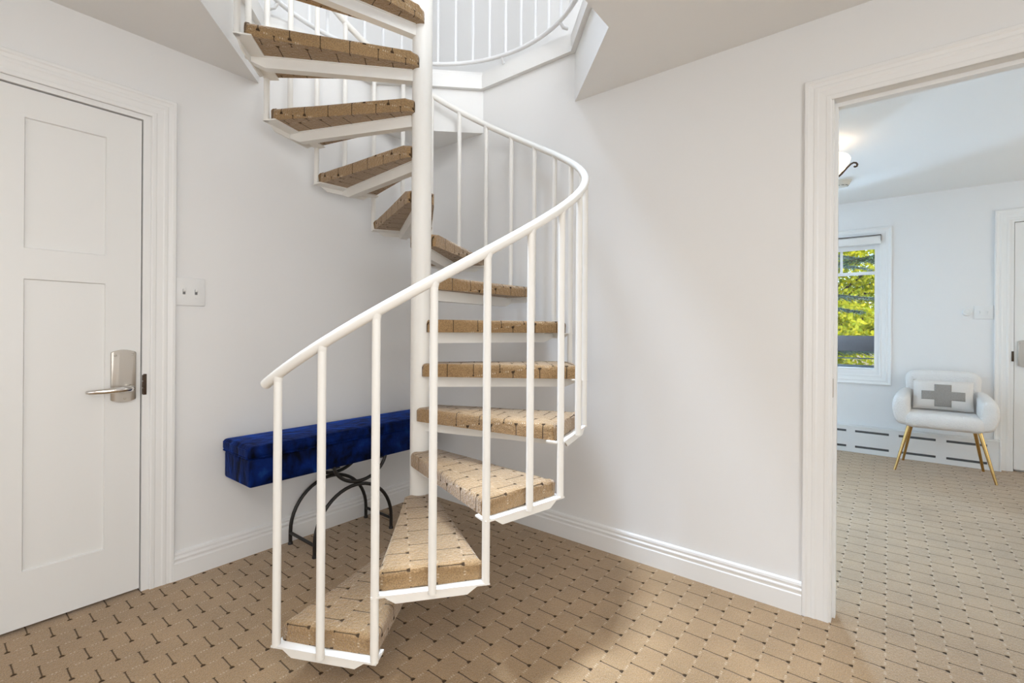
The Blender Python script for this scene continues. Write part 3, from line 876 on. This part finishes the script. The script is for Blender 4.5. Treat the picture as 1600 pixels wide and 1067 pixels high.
# ------------------------------------------------------------------ ceiling lamp and smoke detector in the next room
LX, LY = 2.165, 1.60
lamp = empty('ceiling_light', (LX, LY, ZC + 0.01), 'lit alabaster bowl ceiling light with dark scroll arms, at the doorway\'s left edge', 'ceiling light')
MB().lathe([(0, 0), (0.075, 0), (0.07, -0.018), (0.02, -0.03), (0.012, -0.05), (0.012, -0.27), (0, -0.27)], seg=28).build('canopy', M_BRONZE, lamp)
MB().lathe([(0.196, -0.105), (0.203, -0.118), (0.196, -0.14), (0.17, -0.18), (0.12, -0.225), (0.06, -0.25), (0.0, -0.256), (0.0, -0.248), (0.058, -0.242), (0.115, -0.218), (0.163, -0.176), (0.188, -0.138), (0.19, -0.112)], seg=40).build('glass_bowl', M_LAMP, lamp)
MB().lathe([(0, -0.25), (0.03, -0.255), (0.035, -0.27), (0.015, -0.285), (0.012, -0.30), (0, -0.31)], seg=20).build('finial', M_BRONZE, lamp)
for q in range(3):
    a = R(15 + 120*q)
    prof = [(0.02, -0.272), (0.07, -0.262), (0.12, -0.238), (0.155, -0.205), (0.185, -0.168), (0.207, -0.145), (0.222, -0.138), (0.236, -0.141), (0.243, -0.152), (0.24, -0.164), (0.23, -0.168), (0.224, -0.162)]
    MB().tube([(r_*cos(a), r_*sin(a), z) for r_, z in prof], [0.006]*8 + [0.0065, 0.0065, 0.006, 0.006], 10).tube([(0.06*cos(a), 0.06*sin(a), -0.258), (0.11*cos(a), 0.11*sin(a), -0.222), (0.16*cos(a), 0.16*sin(a), -0.188)], 0.0035, 8).build('scroll_arm', M_BRONZE, lamp)
light('far_lamp', 'POINT', (LX, LY, ZC - 0.13), 0.45, (1.0, 0.85, 0.68), size=0.06)
sd = empty('smoke_detector', (2.245, 2.62, ZC + 0.01), 'round white smoke detector on the next room\'s ceiling behind the bowl light', 'smoke detector')
MB().lathe([(0, 0), (0.072, 0), (0.072, -0.012), (0.066, -0.014), (0.062, -0.03), (0.045, -0.045), (0, -0.048)], seg=32).build('housing', paint('aged_plastic', (0.70, 0.67, 0.60), 0.5, 0, 50, 0.3), sd)
m = MB()
for k in range(10):
    a = 2*pi*k/10
    m.bar([(0.050*cos(a) - 0.01*sin(a), 0.050*sin(a) + 0.01*cos(a), -0.0415), (0.050*cos(a) + 0.01*sin(a), 0.050*sin(a) - 0.01*cos(a), -0.0415)], 0.004, 0.003)
m.build('vent_slots', M_DARK, sd)

# ------------------------------------------------------------------ outside: balcony and trees
o = MB().box(-2, 7, YF + 0.14, 4.85, -0.2, -0.02).build('balcony_floor', M_BROWN, smooth=False)
struct(o, 'dark balcony deck outside the window', 'balcony')
o = MB().box(-30, 30, YF + 1.5, 45, -3.3, -3.2).build('ground', M_GRASS, smooth=False)
struct(o, 'grassy ground far below the window', 'ground')
bal = empty('balcony_railing', (2.0, 4.75, -0.02), 'dark brown board balcony railing outside the window', 'railing')
MB().box(-3.5, 4.5, -0.02, 0.02, 0.965, 1.15, 0.003).build('top_board', M_BROWN, bal)
MB().box(-3.5, 4.5, -0.008, 0.008, 0.872, 0.886).build('thin_bar', M_DARK, bal)
MB().box(-3.5, 4.5, -0.02, 0.02, 0.73, 0.80, 0.003).build('lower_board', M_DARK, bal)
pb = None
for x in (-3.3, -1.2, 1.6, 3.4):
    if pb is None:
        ob = MB().box(-0.03, 0.03, 0.021, 0.08, 0.0, 1.14, 0.003).build('post', M_BROWN, bal); pb = ob
    else:
        ob = pb.copy(); COL.objects.link(ob); ob.parent = bal
    ob.location = (x, 0, 0)

rnd = random.Random(11)
def leaf(bm, c, size, d, nrm):
    d = d.normalized(); s = d.cross(nrm).normalized(); nn = s.cross(d)
    a = bm.verts.new(c); b = bm.verts.new(c + d*size*0.5 + s*size*0.3 + nn*size*0.06); t = bm.verts.new(c + d*size); e = bm.verts.new(c + d*size*0.5 - s*size*0.3 + nn*size*0.06)
    bm.faces.new((a, b, t)); bm.faces.new((a, t, e))
def rv(): return Vector((rnd.gauss(0, 1), rnd.gauss(0, 1), rnd.gauss(0, 1))).normalized()

yt = empty('maple_tree', (1.3, 12.2, -3.2), 'leafy yellow-green tree outside the window', 'tree')
YTO = Vector((1.6, 11.0, -3.2))
m = MB().tube([(0, 0, 0), (0.05, 0, 2.0), (0.0, 0.1, 4.0), (0.1, 0.0, 6.5)], [0.22, 0.17, 0.11, 0.04], 12)
m.build('trunk', M_BARK, yt)
br = MB(); tips = []
for i in range(60):
    z = rnd.uniform(1.8, 6.3); a = rnd.uniform(0, 2*pi); ln = rnd.uniform(1.2, 2.6)
    p0 = Vector((0.05, 0.0, z)); p2 = p0 + Vector((cos(a)*ln, sin(a)*ln, rnd.uniform(0.2, 1.0))); p1 = (p0 + p2)/2 + Vector((0, 0, 0.15))
    br.tube([p0, p1, p2], [0.04, 0.025, 0.008], 6)
    for t in range(9): 
        q = t/8
        tips.append(p0.lerp(p2, 0.25 + 0.75*q))
br.build('branches', M_BARK, yt)
lv = MB()
for i in range(30000):
    b_ = rnd.choice(tips)
    c = b_ + rv()*abs(rnd.gauss(0, 0.35))
    leaf(lv.bm, c, rnd.uniform(0.08, 0.15), rv() + Vector((0, 0, -0.5)), rv())
lv.build('foliage', M_LEAF, yt, smooth=False)

def spruce(origin, height, boughs, needle, label, seed, r0):
    rr = random.Random(seed)
    t = empty('spruce_tree', origin, label, 'tree')
    MB().tube([(0, 0, 0), (0, 0, height)], [0.2, 0.02], 10).build('trunk', M_BARK, t)
    bb = MB(); nn = MB()
    for z, a, ln, droop in boughs:
        d = Vector((cos(a), sin(a), 0)); pts = []
        for i in range(9):
            s = i/8
            pts.append(Vector((0, 0, z)) + d*ln*s + Vector((0, 0, -droop*s*s + 0.10*s*s*s)))
        bb.tube(pts, [0.022*(1 - 0.85*i/8) for i in range(9)], 6)
        side = Vector((-d.y, d.x, 0))
        nt_ = int(ln*26)
        for i in range(nt_):
            s = 0.12 + 0.88*i/nt_
            f = s*8; k = min(7, int(f)); p = pts[k].lerp(pts[k+1], f - k)
            for sd_ in (-1, 1, 0):
                L_ = (0.36*(1 - s) + 0.13)*rr.uniform(0.7, 1.2)
                dr = (side*sd_*0.9 + d*0.75 + Vector((0, 0, -0.35*rr.uniform(0.2, 1.4)))).normalized()
                e_ = p + dr*L_
                bb.tube([p, e_], 0.003, 3, caps=False)
                for q in range(int(L_*42)):
                    c = p.lerp(e_, q/max(1, L_*42))
                    for w in range(2):
                        v = Vector((rr.gauss(0, 1), rr.gauss(0, 1), rr.gauss(0, 1)))
                        nd = (dr*0.9 + v.normalized()*0.8).normalized(); l2 = rr.uniform(0.035, 0.055)
                        sw = nd.cross(Vector((rr.gauss(0, 1), rr.gauss(0, 1), 1))).normalized()*0.0045
                        bm = nn.bm
                        bm.faces.new((bm.verts.new(c - sw), bm.verts.new(c + sw), bm.verts.new(c + nd*l2)))
    bb.build('boughs', M_BARK, t)
    nn.build('needles', needle, t, smooth=False)
    return t
# boughs as (height on trunk, direction, length, droop)
spruce((0.4, 7.9, -3.2), 9.0, [(5.15, R(0), 2.3, 0.35), (4.95, R(-25), 2.0, 0.35), (4.25, R(-8), 2.3, 0.30), (4.15, R(12), 2.6, 0.28), (3.7, R(-15), 2.2, 0.25), (5.9, R(5), 2.4, 0.5), (5.7, R(-20), 2.0, 0.4), (3.1, R(0), 2.4, 0.3), (4.9, R(150), 2.0, 0.4), (4.2, R(-130), 2.0, 0.4), (6.6, R(90), 1.5, 0.4)], M_NEEDLE,
       'blue-green spruce with drooping boughs outside the window', 3, 0.2)
spruce((4.3, 5.8, -3.2), 10.0, [(5.78, R(180), 2.9, 0.42), (5.6, R(174), 2.6, 0.38), (5.95, R(184), 2.7, 0.4), (6.2, R(178), 2.9, 0.5), (6.5, R(10), 1.6, 0.4), (5.6, R(-10), 1.6, 0.4), (7.2, R(100), 0.6, 0.2)], M_NEEDLE2,
       'dark green conifer across the top of the window view', 8, 0.2)
